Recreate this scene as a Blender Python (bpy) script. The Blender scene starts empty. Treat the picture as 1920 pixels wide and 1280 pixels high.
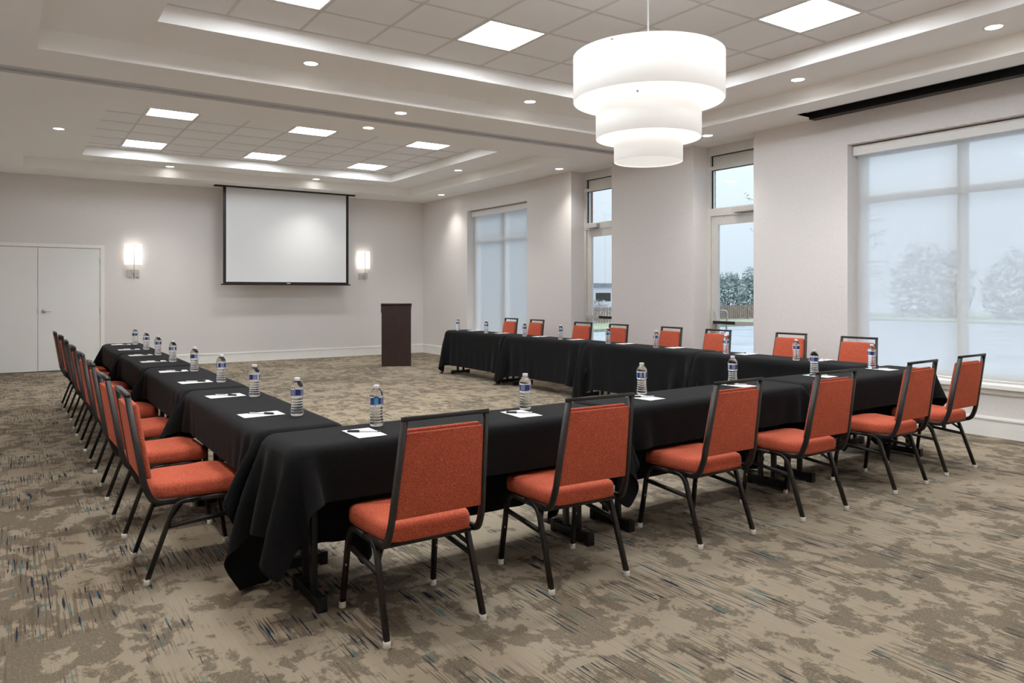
import bpy, bmesh, math, random
import numpy as np
from mathutils import Vector, Matrix

sc = bpy.context.scene
COL = sc.collection
PI = math.pi

# ------------------------------------------------------------------ camera, sky, exposure
cam = bpy.data.objects.new('camera', bpy.data.cameras.new('camera'))
COL.objects.link(cam)
cam.location = (0, 0, 1.40)
cam.rotation_euler = (PI / 2, 0, -0.593)
cam.data.sensor_width = 36.0
cam.data.lens = 36.0 * 1395.0 / 1920.0
cam.data.shift_y = -94.5 / 1920.0
cam.data.clip_start = 0.05
cam.data.clip_end = 400
sc.camera = cam

world = bpy.data.worlds.new('overcast_sky')
sc.world = world
world.use_nodes = True
wt = world.node_tree
bg = wt.nodes['Background']
tcw = wt.nodes.new('ShaderNodeTexCoord')
spw = wt.nodes.new('ShaderNodeSeparateXYZ')
rmw = wt.nodes.new('ShaderNodeValToRGB')
wt.links.new(tcw.outputs['Generated'], spw.inputs[0])
wt.links.new(spw.outputs['Z'], rmw.inputs[0])
rmw.color_ramp.elements[0].color = (0.64, 0.725, 0.80, 1)     # overcast: brighter towards the zenith
rmw.color_ramp.elements[1].color = (2.1, 2.3, 2.5, 1)
rmw.color_ramp.elements[1].position = 1.0
wt.links.new(rmw.outputs[0], bg.inputs[0])
bg.inputs[1].default_value = 1.0

sc.view_settings.view_transform = 'Standard'
sc.view_settings.look = 'None'
sc.view_settings.gamma = 1.0
sc.view_settings.use_curve_mapping = False
sc.view_settings.exposure = 0.2
try:
    sc.cycles.use_denoising = True
    sc.cycles.use_light_tree = False
    sc.cycles.adaptive_threshold = 0.05
    sc.cycles.adaptive_min_samples = 12
    sc.cycles.max_bounces = 9
    sc.cycles.diffuse_bounces = 7
    sc.cycles.transparent_max_bounces = 12
    sc.cycles.sample_clamp_indirect = 6.0
except Exception:
    pass

E_TROFFER = 74.0      # brightness of the ceiling light lenses, near half of the room
E_TROFFER_FAR = 32.0  # the far half is dimmed
E_DOWN = 14.0          # brightness of a downlight lens
W_DOWN = 50.0         # its beam, watts
E_SHADE = 0.40        # pendant shade glow
W_PENDANT = 60.0
W_SCONCE = 0.7

# ------------------------------------------------------------------ materials
def lin(c):
    out = []
    for v in c:
        v /= 255.0
        out.append(v / 12.92 if v <= 0.04045 else ((v + 0.055) / 1.055) ** 2.4)
    return tuple(out) + (1.0,)

def new_mat(name):
    m = bpy.data.materials.new(name)
    m.use_nodes = True
    nt = m.node_tree
    return m, nt, nt.nodes['Principled BSDF']

def N(nt, kind, **kw):
    n = nt.nodes.new(kind)
    for k, v in kw.items():
        if k == 'op': n.operation = v
        else: setattr(n, k, v)
    return n

def mat(name, rgb, rough=0.6, metal=0.0, var=0.0, vscale=20.0, bump=0.0, bscale=200.0, sheen=0.0, spec=None, stretch=None):
    """Plain procedural material: base colour with noise variation and a fine bump."""
    m, nt, b = new_mat(name)
    b.inputs['Roughness'].default_value = rough
    b.inputs['Metallic'].default_value = metal
    if spec is not None: b.inputs['Specular IOR Level'].default_value = spec
    if sheen:
        b.inputs['Sheen Weight'].default_value = sheen
        b.inputs['Sheen Roughness'].default_value = 0.4
    base = lin(rgb)
    tc = N(nt, 'ShaderNodeTexCoord')
    src = tc.outputs['Object']
    if stretch:
        mp = N(nt, 'ShaderNodeMapping')
        mp.inputs['Scale'].default_value = stretch
        nt.links.new(src, mp.inputs[0]); src = mp.outputs[0]
    nz = N(nt, 'ShaderNodeTexNoise')
    nz.inputs['Scale'].default_value = vscale
    nz.inputs['Detail'].default_value = 2
    nt.links.new(src, nz.inputs['Vector'])
    rp = N(nt, 'ShaderNodeValToRGB')
    lo = tuple(c * (1 - var) for c in base[:3]) + (1,)
    hi = tuple(min(1, c * (1 + var)) for c in base[:3]) + (1,)
    rp.color_ramp.elements[0].color = lo; rp.color_ramp.elements[0].position = 0.3
    rp.color_ramp.elements[1].color = hi; rp.color_ramp.elements[1].position = 0.7
    nt.links.new(nz.outputs['Fac'], rp.inputs[0])
    nt.links.new(rp.outputs[0], b.inputs['Base Color'])
    if bump:
        n2 = N(nt, 'ShaderNodeTexNoise')
        n2.inputs['Scale'].default_value = bscale
        n2.inputs['Detail'].default_value = 3
        nt.links.new(src, n2.inputs['Vector'])
        bp = N(nt, 'ShaderNodeBump')
        bp.inputs['Strength'].default_value = bump
        bp.inputs['Distance'].default_value = 0.004
        nt.links.new(n2.outputs['Fac'], bp.inputs['Height'])
        nt.links.new(bp.outputs[0], b.inputs['Normal'])
    return m

def emit_mat(name, rgb, strength):
    m, nt, b = new_mat(name)
    b.inputs['Base Color'].default_value = (0.8, 0.8, 0.8, 1)
    b.inputs['Roughness'].default_value = 0.5
    b.inputs['Emission Color'].default_value = lin(rgb)
    b.inputs['Emission Strength'].default_value = strength
    nz = N(nt, 'ShaderNodeTexNoise'); nz.inputs['Scale'].default_value = 6
    mr = N(nt, 'ShaderNodeMapRange')
    mr.inputs['To Min'].default_value = strength * 0.97; mr.inputs['To Max'].default_value = strength * 1.03
    nt.links.new(nz.outputs['Fac'], mr.inputs[0]); nt.links.new(mr.outputs[0], b.inputs['Emission Strength'])
    return m

M = {}
M['wall'] = mat('wall_covering', (226, 221, 218), 0.75, var=0.035, vscale=90, bump=0.12, bscale=500, stretch=(1, 1, 0.35))
M['ceiling'] = mat('ceiling_paint', (251, 250, 247), 0.85, var=0.01, vscale=3)
M['tile'] = mat('mineral_tile', (250, 250, 250), 0.9, var=0.06, vscale=120, bump=0.5, bscale=90)
M['grid'] = mat('grid_metal', (222, 220, 216), 0.5, var=0.01)
M['trim'] = mat('trim_paint', (244, 243, 238), 0.45, var=0.01, vscale=5)
M['door'] = mat('door_paint', (242, 241, 238), 0.5, var=0.01, vscale=4)
M['black_plastic'] = mat('black_plastic', (20, 20, 20), 0.45, var=0.05)
M['black_metal'] = mat('black_metal', (22, 21, 21), 0.4, var=0.08, vscale=60)
M['chair_metal'] = mat('chair_powder_coat', (36, 30, 27), 0.48, var=0.10, vscale=150, bump=0.05, bscale=600)
M['fabric'] = None
M['cloth'] = mat('black_cloth', (27, 27, 28), 0.95, var=0.12, vscale=70, bump=0.15, bscale=900, sheen=0.04, spec=0.12)
M['steel'] = mat('brushed_steel', (196, 194, 190), 0.4, metal=0.45, var=0.05, vscale=80)
M['alum'] = mat('clear_aluminium', (212, 210, 204), 0.5, metal=0.1, var=0.03, vscale=10)
M['track'] = mat('track_aluminium', (206, 206, 206), 0.45, metal=0.2, var=0.05, vscale=10)
M['dark'] = mat('dark_gap', (12, 12, 12), 0.8, var=0.05)
M['wood'] = mat('mahogany_laminate', (52, 30, 26), 0.42, var=0.35, vscale=9, stretch=(6, 6, 0.35))
M['screen'] = mat('projection_vinyl', (226, 226, 226), 1.0, var=0.005, spec=0.05)
M['paper'] = mat('paper', (244, 242, 240), 0.8, var=0.01)
M['cap_white'] = mat('white_cap', (238, 238, 240), 0.4, var=0.01)
M['clear_glide'] = mat('clear_glide', (214, 208, 198), 0.25, var=0.05)
M['pen_barrel'] = mat('pen_barrel', (225, 225, 228), 0.25, var=0.02)
M['pen_black'] = mat('pen_black', (26, 26, 28), 0.35, var=0.05)
M['brick'] = None
M['troffer_lens'] = emit_mat('troffer_lens', (241, 248, 255), E_TROFFER)
M['troffer_lens_far'] = emit_mat('troffer_lens_dimmed', (241, 248, 255), E_TROFFER_FAR)
M['down_lens'] = emit_mat('downlight_lens', (255, 250, 243), E_DOWN)
M['blind_box'] = mat('blind_valance', (228, 226, 222), 0.5, var=0.01)
M['asphalt'] = mat('wet_asphalt', (158, 166, 176), 0.35, var=0.25, vscale=0.8, bump=0.2, bscale=30)
M['concrete'] = mat('concrete_walk', (176, 172, 166), 0.8, var=0.1, vscale=2)
M['grass'] = mat('winter_grass', (150, 160, 136), 0.9, var=0.3, vscale=4, bump=0.4, bscale=40)
M['fence'] = mat('weathered_wood', (142, 124, 114), 0.8, var=0.2, vscale=6)
M['bark'] = mat('bark', (84, 72, 66), 0.9, var=0.2, vscale=20)
M['leaf'] = mat('evergreen_leaf', (132, 150, 146), 0.8, var=0.45, vscale=1.2)
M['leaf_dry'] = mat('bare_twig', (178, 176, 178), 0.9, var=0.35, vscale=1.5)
M['bldg'] = mat('far_wall', (206, 208, 212), 0.8, var=0.05, vscale=1)
M['bldg_roof'] = mat('far_roof', (132, 134, 140), 0.8, var=0.1, vscale=1)
M['pole'] = mat('galvanised_pole', (96, 98, 104), 0.6, var=0.1)

def fabric_mat():
    m, nt, b = new_mat('orange_melange_fabric')
    tc = N(nt, 'ShaderNodeTexCoord')
    n1 = N(nt, 'ShaderNodeTexNoise'); n1.inputs['Scale'].default_value = 330; n1.inputs['Detail'].default_value = 4; n1.inputs['Roughness'].default_value = 0.75
    n2 = N(nt, 'ShaderNodeTexNoise'); n2.inputs['Scale'].default_value = 14; n2.inputs['Detail'].default_value = 3
    for n in (n1, n2): nt.links.new(tc.outputs['Object'], n.inputs['Vector'])
    r = N(nt, 'ShaderNodeValToRGB')
    e = r.color_ramp.elements
    e[0].color = lin((126, 46, 33)); e[0].position = 0.34
    e[1].color = lin((236, 156, 126)); e[1].position = 0.70
    k = e.new(0.5); k.color = lin((194, 82, 56))
    nt.links.new(n1.outputs['Fac'], r.inputs[0])
    mx = N(nt, 'ShaderNodeMixRGB', blend_type='MULTIPLY'); mx.inputs[0].default_value = 0.25
    nt.links.new(r.outputs[0], mx.inputs[1]); nt.links.new(n2.outputs['Fac'], mx.inputs[2])
    nt.links.new(mx.outputs[0], b.inputs['Base Color'])
    b.inputs['Roughness'].default_value = 0.9
    b.inputs['Specular IOR Level'].default_value = 0.2
    b.inputs['Sheen Weight'].default_value = 0.3
    b.inputs['Sheen Tint'].default_value = lin((240, 140, 100))
    bp = N(nt, 'ShaderNodeBump'); bp.inputs['Strength'].default_value = 0.25; bp.inputs['Distance'].default_value = 0.002
    nt.links.new(n1.outputs['Fac'], bp.inputs['Height']); nt.links.new(bp.outputs[0], b.inputs['Normal'])
    return m
M['fabric'] = fabric_mat()

def carpet_mat():
    m, nt, b = new_mat('patterned_carpet')
    L = nt.links.new
    geo = N(nt, 'ShaderNodeNewGeometry')
    pos = geo.outputs['Position']
    def mapped(scale, loc=(0, 0, 0)):
        mp = N(nt, 'ShaderNodeMapping'); mp.inputs['Scale'].default_value = scale; mp.inputs['Location'].default_value = loc
        L(pos, mp.inputs[0]); return mp.outputs[0]
    def noise(vec, scale, detail=4, rough=0.6, dist=0.0):
        n = N(nt, 'ShaderNodeTexNoise'); n.inputs['Scale'].default_value = scale; n.inputs['Detail'].default_value = detail
        n.inputs['Roughness'].default_value = rough; n.inputs['Distortion'].default_value = dist
        L(vec, n.inputs['Vector']); return n.outputs['Fac']
    def ramp(v, a, c):
        r = N(nt, 'ShaderNodeMapRange'); r.inputs['From Min'].default_value = a; r.inputs['From Max'].default_value = c
        L(v, r.inputs[0]); return r.outputs[0]
    def math_(op, a, c):
        n = N(nt, 'ShaderNodeMath', op=op)
        for i, v in enumerate((a, c)):
            if hasattr(v, 'links'): L(v, n.inputs[i])
            else: n.inputs[i].default_value = v
        return n.outputs[0]
    def mix(f, a, c):
        n = N(nt, 'ShaderNodeMixRGB')
        L(f, n.inputs[0])
        for i, v in ((1, a), (2, c)):
            if hasattr(v, 'links'): L(v, n.inputs[i])
            else: n.inputs[i].default_value = v
        return n.outputs[0]
    # woven blocks: random value per block decides whether the block is striped
    sn = N(nt, 'ShaderNodeVectorMath', op='SNAP'); L(pos, sn.inputs[0]); sn.inputs[1].default_value = (0.21, 0.27, 10)
    wn = N(nt, 'ShaderNodeTexWhiteNoise', noise_dimensions='3D'); L(sn.outputs[0], wn.inputs['Vector'])
    smooth = noise(mapped((1, 1, 1)), 2.1, 3)
    patch = ramp(math_('ADD', math_('MULTIPLY', wn.outputs['Value'], 0.26), smooth), 0.56, 0.70)
    # mottled ground: beige with taupe blotches and ragged edges
    big = noise(mapped((1, 1, 1), (7, 3, 0)), 0.8, 2)
    bl = noise(mapped((1.15, 0.85, 1)), 6.2, 6, 0.68, 0.25)
    bl = math_('ADD', bl, math_('MULTIPLY', math_('SUBTRACT', big, 0.5), 0.45))
    blot = ramp(bl, 0.50, 0.545)
    speck = noise(mapped((1, 1, 1)), 120, 2, 0.7)
    blot = math_('MULTIPLY', blot, ramp(speck, 0.28, 0.46))
    base = mix(blot, lin((157, 144, 125)), lin((115, 104, 89)))
    # fine taupe lines running along the room
    ln = noise(mapped((88, 2.5, 1)), 1.0, 2, 0.55)
    lines = math_('MULTIPLY', ramp(ln, 0.515, 0.545), math_('MAXIMUM', patch, 0.10))
    base = mix(math_('MULTIPLY', lines, 0.7), base, lin((99, 88, 73)))
    # navy and teal dashes
    dn = noise(mapped((84, 3.4, 1), (3, 11, 0)), 1.0, 1, 0.5)
    dash = math_('MULTIPLY', ramp(dn, 0.62, 0.635), ramp(patch, 0.45, 0.8))
    dash = math_('MAXIMUM', dash, math_('MULTIPLY', ramp(dn, 0.725, 0.735), 0.8))
    hue = noise(mapped((45, 3, 1), (30, 2, 0)), 1.0, 1)
    dcol = mix(ramp(hue, 0.56, 0.60), lin((38, 48, 62)), lin((84, 122, 120)))
    base = mix(dash, base, dcol)
    pile = noise(mapped((1, 1, 1)), 420, 2, 0.8)
    mx = N(nt, 'ShaderNodeMixRGB', blend_type='MULTIPLY'); mx.inputs[0].default_value = 0.5
    L(base, mx.inputs[1])
    pr = N(nt, 'ShaderNodeMapRange'); pr.inputs['To Min'].default_value = 0.55; pr.inputs['To Max'].default_value = 1.35
    L(pile, pr.inputs[0]); L(pr.outputs[0], mx.inputs[2])
    L(mx.outputs[0], b.inputs['Base Color'])
    b.inputs['Roughness'].default_value = 0.95
    b.inputs['Specular IOR Level'].default_value = 0.1
    bp = N(nt, 'ShaderNodeBump'); bp.inputs['Strength'].default_value = 0.5; bp.inputs['Distance'].default_value = 0.004
    L(pile, bp.inputs['Height']); L(bp.outputs[0], b.inputs['Normal'])
    return m
M['carpet'] = carpet_mat()

def brick_mat():
    m, nt, b = new_mat('outer_brick')
    tc = N(nt, 'ShaderNodeTexCoord'); br = N(nt, 'ShaderNodeTexBrick')
    mp = N(nt, 'ShaderNodeMapping'); mp.inputs['Rotation'].default_value = (PI / 2, 0, 0)
    nt.links.new(tc.outputs['Object'], mp.inputs[0]); nt.links.new(mp.outputs[0], br.inputs['Vector'])
    br.inputs['Color1'].default_value = lin((128, 82, 66)); br.inputs['Color2'].default_value = lin((106, 70, 60)); br.inputs['Mortar'].default_value = lin((150, 142, 134))
    br.inputs['Scale'].default_value = 4.5
    nt.links.new(br.outputs[0], b.inputs['Base Color']); b.inputs['Roughness'].default_value = 0.9
    return m
M['brick'] = brick_mat()

def glass_mat(name, ior, tint, rough=0.0):
    m, nt, b = new_mat(name)
    b.inputs['Base Color'].default_value = tint
    b.inputs['Roughness'].default_value = rough
    b.inputs['IOR'].default_value = ior
    b.inputs['Transmission Weight'].default_value = 1.0
    return m
M['water'] = glass_mat('clear_bottle_and_water', 1.27, (0.97, 0.985, 1.0, 1))

def pane_mat():
    m, nt, b = new_mat('window_glass')
    nt.nodes.remove(b)
    out = nt.nodes['Material Output']
    tr = N(nt, 'ShaderNodeBsdfTransparent'); tr.inputs[0].default_value = (0.955, 0.975, 0.985, 1)
    gl = N(nt, 'ShaderNodeBsdfGlossy'); gl.inputs['Roughness'].default_value = 0.02
    fr = N(nt, 'ShaderNodeFresnel'); fr.inputs[0].default_value = 1.25
    mx = N(nt, 'ShaderNodeMixShader')
    nt.links.new(fr.outputs[0], mx.inputs[0]); nt.links.new(tr.outputs[0], mx.inputs[1]); nt.links.new(gl.outputs[0], mx.inputs[2])
    nt.links.new(mx.outputs[0], out.inputs[0])
    return m
M['pane'] = pane_mat()

def blind_mat():
    m, nt, b = new_mat('roller_blind_fabric')
    nt.nodes.remove(b)
    out = nt.nodes['Material Output']
    tr = N(nt, 'ShaderNodeBsdfTransparent'); tr.inputs[0].default_value = (1, 1, 1, 1)
    tl = N(nt, 'ShaderNodeBsdfTranslucent'); tl.inputs[0].default_value = (0.98, 0.98, 0.985, 1)
    df = N(nt, 'ShaderNodeBsdfDiffuse'); df.inputs[0].default_value = (0.86, 0.87, 0.89, 1)
    nz = N(nt, 'ShaderNodeTexNoise'); nz.inputs['Scale'].default_value = 900
    m1 = N(nt, 'ShaderNodeMixShader'); m1.inputs[0].default_value = 0.15
    m2 = N(nt, 'ShaderNodeMixShader')
    mr = N(nt, 'ShaderNodeMapRange'); mr.inputs['To Min'].default_value = 0.70; mr.inputs['To Max'].default_value = 0.76
    nt.links.new(nz.outputs['Fac'], mr.inputs[0])
    nt.links.new(tl.outputs[0], m1.inputs[1]); nt.links.new(df.outputs[0], m1.inputs[2])
    nt.links.new(mr.outputs[0], m2.inputs[0]); nt.links.new(tr.outputs[0], m2.inputs[1]); nt.links.new(m1.outputs[0], m2.inputs[2])
    nt.links.new(m2.outputs[0], out.inputs[0])
    return m
M['blind'] = blind_mat()

def shade_mat(name, glow):
    """White acrylic lamp shade: lets its bulb's light through and glows."""
    m, nt, b = new_mat(name)
    b.inputs['Base Color'].default_value = (0.85, 0.84, 0.81, 1)
    b.inputs['Roughness'].default_value = 0.6
    b.inputs['Emission Color'].default_value = lin((255, 253, 249))
    b.inputs['Emission Strength'].default_value = glow
    nz = N(nt, 'ShaderNodeTexNoise'); nz.inputs['Scale'].default_value = 3
    mr = N(nt, 'ShaderNodeMapRange'); mr.inputs['To Min'].default_value = glow * 0.97; mr.inputs['To Max'].default_value = glow * 1.03
    nt.links.new(nz.outputs['Fac'], mr.inputs[0]); nt.links.new(mr.outputs[0], b.inputs['Emission Strength'])
    return m
M['shade'] = shade_mat('pendant_acrylic', E_SHADE)
M['shade_bottom'] = shade_mat('pendant_diffuser', E_SHADE * 1.3)
M['sconce_shade'] = shade_mat('sconce_linen', 0.85)

def label_mat():
    """Printed bottle label: navy film, white bar code panel, pale small print, a cyan patch with a white ring."""
    m, nt, b = new_mat('printed_bottle_label')
    L = nt.links.new
    tc = N(nt, 'ShaderNodeTexCoord'); sp = N(nt, 'ShaderNodeSeparateXYZ'); L(tc.outputs['Object'], sp.inputs[0])
    at = N(nt, 'ShaderNodeMath', op='ARCTAN2'); L(sp.outputs['Y'], at.inputs[0]); L(sp.outputs['X'], at.inputs[1])
    mr = N(nt, 'ShaderNodeMapRange'); mr.inputs['From Min'].default_value = -PI; mr.inputs['From Max'].default_value = PI
    L(at.outputs[0], mr.inputs[0])
    r = N(nt, 'ShaderNodeValToRGB'); r.color_ramp.interpolation = 'CONSTANT'
    e = r.color_ramp.elements
    navy = lin((36, 52, 112)); white = lin((240, 240, 244)); cyan = lin((70, 170, 214)); pale = lin((150, 158, 190))
    e[0].color = navy; e[0].position = 0.0
    e[1].color = pale; e[1].position = 0.06
    for p, c in ((0.17, navy), (0.19, white), (0.25, navy), (0.36, cyan), (0.46, navy), (0.52, pale), (0.60, navy), (0.66, white), (0.72, navy), (0.80, pale), (0.92, navy)):
        k = e.new(p); k.color = c
    L(mr.outputs[0], r.inputs[0])
    # rows of small print broken up along the height
    wv = N(nt, 'ShaderNodeTexNoise'); wv.inputs['Scale'].default_value = 1.0; wv.inputs['Detail'].default_value = 1
    cb = N(nt, 'ShaderNodeCombineXYZ')
    m1 = N(nt, 'ShaderNodeMath', op='MULTIPLY'); L(mr.outputs[0], m1.inputs[0]); m1.inputs[1].default_value = 70
    m2 = N(nt, 'ShaderNodeMath', op='MULTIPLY'); L(sp.outputs['Z'], m2.inputs[0]); m2.inputs[1].default_value = 420
    L(m1.outputs[0], cb.inputs[0]); L(m2.outputs[0], cb.inputs[1]); L(cb.outputs[0], wv.inputs['Vector'])
    gt = N(nt, 'ShaderNodeMath', op='GREATER_THAN'); L(wv.outputs['Fac'], gt.inputs[0]); gt.inputs[1].default_value = 0.56
    mx = N(nt, 'ShaderNodeMixRGB'); L(gt.outputs[0], mx.inputs[0]); L(r.outputs[0], mx.inputs[1]); mx.inputs[2].default_value = navy
    L(mx.outputs[0], b.inputs['Base Color'])
    b.inputs['Roughness'].default_value = 0.35
    return m
M['label'] = label_mat()

# ------------------------------------------------------------------ geometry helpers
class MB:
    """Collects shapes and links them as ONE mesh object."""
    def __init__(self): self.v = []; self.f = []; self.sm = []
    def add(self, verts, faces, smooth=False):
        o = len(self.v); self.v += [tuple(p) for p in verts]
        self.f += [tuple(i + o for i in f) for f in faces]; self.sm += [smooth] * len(faces); return self
    def quad(self, a, b, c, d): return self.add([a, b, c, d], [(0, 1, 2, 3)])
    def box(self, x0, y0, z0, x1, y1, z1, bev=0.0):
        x0, x1 = min(x0, x1), max(x0, x1); y0, y1 = min(y0, y1), max(y0, y1); z0, z1 = min(z0, z1), max(z0, z1)
        if bev <= 0:
            v = [(x, y, z) for z in (z0, z1) for y in (y0, y1) for x in (x0, x1)]
            return self.add(v, [(0, 2, 3, 1), (4, 5, 7, 6), (0, 1, 5, 4), (2, 6, 7, 3), (0, 4, 6, 2), (1, 3, 7, 5)])
        bm = bmesh.new(); bmesh.ops.create_cube(bm, size=1.0)
        for p in bm.verts: p.co = Vector((x0 + (p.co.x + .5) * (x1 - x0), y0 + (p.co.y + .5) * (y1 - y0), z0 + (p.co.z + .5) * (z1 - z0)))
        bmesh.ops.bevel(bm, geom=bm.edges[:], offset=bev, segments=2, profile=0.7, affect='EDGES')
        bm.verts.index_update()
        self.add([p.co[:] for p in bm.verts], [[p.index for p in f.verts] for f in bm.faces]); bm.free(); return self
    def lathe(self, prof, cx=0, cy=0, n=24, smooth=True, cap=True):
        v = []; f = []
        for r, z in prof:
            for i in range(n):
                a = 2 * PI * i / n; v.append((cx + r * math.cos(a), cy + r * math.sin(a), z))
        for k in range(len(prof) - 1):
            for i in range(n):
                j = (i + 1) % n; f.append((k * n + i, k * n + j, (k + 1) * n + j, (k + 1) * n + i))
        self.add(v, f, smooth)
        if cap:
            o = len(self.v) - len(v)
            if prof[0][0] > 1e-5: self.f.append(tuple(o + i for i in range(n))[::-1]); self.sm.append(False)
            if prof[-1][0] > 1e-5: self.f.append(tuple(o + (len(prof) - 1) * n + i for i in range(n))); self.sm.append(False)
        return self
    def tube(self, pts, w, d=None, n=8, side=None, smooth=True, taper=None, sq=0.0, cap=True):
        """Sweep an ellipse / rounded-rectangle section (w across 'side', d the other way) along pts."""
        d = w if d is None else d
        P = [Vector(p) for p in pts]; v = []; f = []
        up0 = Vector(side) if side else None
        for i, p in enumerate(P):
            t = (P[min(i + 1, len(P) - 1)] - P[max(i - 1, 0)]).normalized()
            if up0 is None:
                ref = Vector((0, 0, 1)) if abs(t.z) < 0.9 else Vector((1, 0, 0)); a = t.cross(ref).normalized()
            else: a = (up0 - t * up0.dot(t)).normalized()
            bb = t.cross(a).normalized()
            s = taper[i] if taper else 1.0
            for k in range(n):
                th = 2 * PI * (k + 0.5) / n; c, q = math.cos(th), math.sin(th)
                if sq:
                    e = 1.0 / (max(abs(c), abs(q))); fct = 1 + (e - 1) * sq; c *= fct; q *= fct
                v.append(p + a * (c * w / 2 * s) + bb * (q * d / 2 * s))
        for i in range(len(P) - 1):
            for k in range(n):
                j = (k + 1) % n; f.append((i * n + k, i * n + j, (i + 1) * n + j, (i + 1) * n + k))
        if cap: f.append(tuple(range(n))[::-1]); f.append(tuple((len(P) - 1) * n + k for k in range(n)))
        return self.add(v, f, smooth)
    def rbox(self, P8, bev, seg=2, smooth=True):
        """Bevelled hexahedron from 8 corners ordered like box()."""
        bm = bmesh.new(); vs = [bm.verts.new(p) for p in P8]
        for f in [(0, 2, 3, 1), (4, 5, 7, 6), (0, 1, 5, 4), (2, 6, 7, 3), (0, 4, 6, 2), (1, 3, 7, 5)]: bm.faces.new([vs[i] for i in f])
        bmesh.ops.bevel(bm, geom=bm.edges[:], offset=bev, segments=seg, profile=0.5, affect='EDGES')
        bm.verts.index_update()
        self.add([p.co[:] for p in bm.verts], [[p.index for p in f.verts] for f in bm.faces], smooth); bm.free(); return self
    def mesh(self, name, m):
        me = bpy.data.meshes.new(name); me.from_pydata(self.v, [], self.f)
        me.polygons.foreach_set('use_smooth', self.sm); me.update()
        ms = m if isinstance(m, (list, tuple)) else [m]
        for x in ms: me.materials.append(x)
        return me
    def build(self, name, m, parent=None, loc=None):
        o = bpy.data.objects.new(name, self.mesh(name, m)); COL.objects.link(o)
        if parent: o.parent = parent
        if loc: o.location = loc
        return o

def tag(o, label=None, cat=None, group=None, kind=None):
    if label: o['label'] = label
    if cat: o['category'] = cat
    if group: o['group'] = group
    if kind: o['kind'] = kind
    return o

def thing(name, label, cat, loc=(0, 0, 0), rz=0.0, group=None):
    o = bpy.data.objects.new(name, None); COL.objects.link(o)
    o.empty_display_size = 0.1; o.location = loc; o.rotation_euler = (0, 0, rz)
    return tag(o, label, cat, group)

def struct(mb, name, m, label=None):
    o = mb.build(name, m); o['kind'] = 'structure'
    if label: o['label'] = label
    return o

def copy_tree(o, parent=None):
    c = o.copy(); COL.objects.link(c)
    if parent is not None: c.parent = parent
    for ch in list(o.children): copy_tree(ch, c)
    return c

def place(proto, used, loc, rz, label, group=None, scale=None):
    """The first call uses the built thing itself, later calls copy it with all its parts."""
    o = proto if not used else copy_tree(proto)
    used.append(1)
    o.location = loc; o.rotation_euler = (0, 0, rz); o['label'] = label
    if group: o['group'] = group
    if scale: o.scale = scale
    return o

ORD = ['nearest', 'second', 'third', 'fourth', 'fifth', 'sixth', 'seventh', 'farthest']

# ------------------------------------------------------------------ room dimensions (metres)
XL, XR, YN, YB = -0.75, 7.82, -0.52, 15.244
ZC, Z2, Z3 = 3.41, 3.58, 3.733
XO = 8.34                                   # outer face of the window wall
WINS = [(2.70, 4.84), (11.12, 13.26)]       # blinds
DOORS = [(6.118, 7.123), (8.806, 9.824)]    # glass doors
WZ0, WZ1 = 0.50, 3.05

# floor
struct(MB().quad((XL, YN, 0), (8.12, YN, 0), (8.12, YB + 0.2, 0), (XL, YB + 0.2, 0)), 'floor', M['carpet'], 'mottled beige and taupe carpet with navy streaks')

# window wall: full height piers, spandrels under and lintels over the two windows
w = MB()
cuts = [YN]
for a, b_ in sorted(WINS + DOORS): cuts += [a, b_]
cuts += [YB + 0.2]
for i in range(0, len(cuts), 2): w.box(XR, cuts[i], 0, 8.20, cuts[i + 1], 3.9)
for a, b_ in WINS:
    w.box(XR, a, 0, 8.20, b_, WZ0); w.box(XR, a, WZ1, 8.20, b_, 3.9)
for a, b_ in DOORS: w.box(XR, a, ZC + 0.02, 8.20, b_, 3.9)
struct(w, 'wall_right', M['wall'], 'greige window wall with two blinds and two glass doors')
w = MB()
for i in range(0, len(cuts), 2): w.box(8.205, cuts[i] + (0.05 if i else -0.5), -0.15, XO, cuts[i + 1] - 0.05, 4.2)
for a, b_ in WINS + DOORS: w.box(8.205, a - 0.06, 3.25, XO, b_ + 0.06, 4.2)
for a, b_ in WINS: w.box(8.205, a - 0.06, -0.15, XO, b_ + 0.06, 0.45)
struct(w, 'wall_exterior', M['brick'], 'outer brick face of the window wall')

# back wall with the door opening
DX0, DX1, DZ = -0.60, 1.385, 2.20
w = MB()
w.box(XL - 0.2, YB, 0, DX0, YB + 0.15, 3.9); w.box(DX1, YB, 0, XR, YB + 0.15, 3.9); w.box(DX0, YB, DZ, DX1, YB + 0.15, 3.9); w.box(XL - 0.2, YB + 0.15, 0, XR, YB + 0.2, 3.9)  # last box: added panel behind the doors, blocks outside light at their gaps
struct(w, 'wall_back', M['wall'], 'greige back wall behind the projection screen')
struct(MB().box(XL - 0.2, YN, 0, XL, YB, 3.9), 'wall_left', M['wall'], 'greige wall to the left of the camera')
struct(MB().box(XL - 0.2, YN - 0.2, 0, 8.34, YN, 3.9), 'wall_front', M['wall'], 'greige wall behind the camera')

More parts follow.
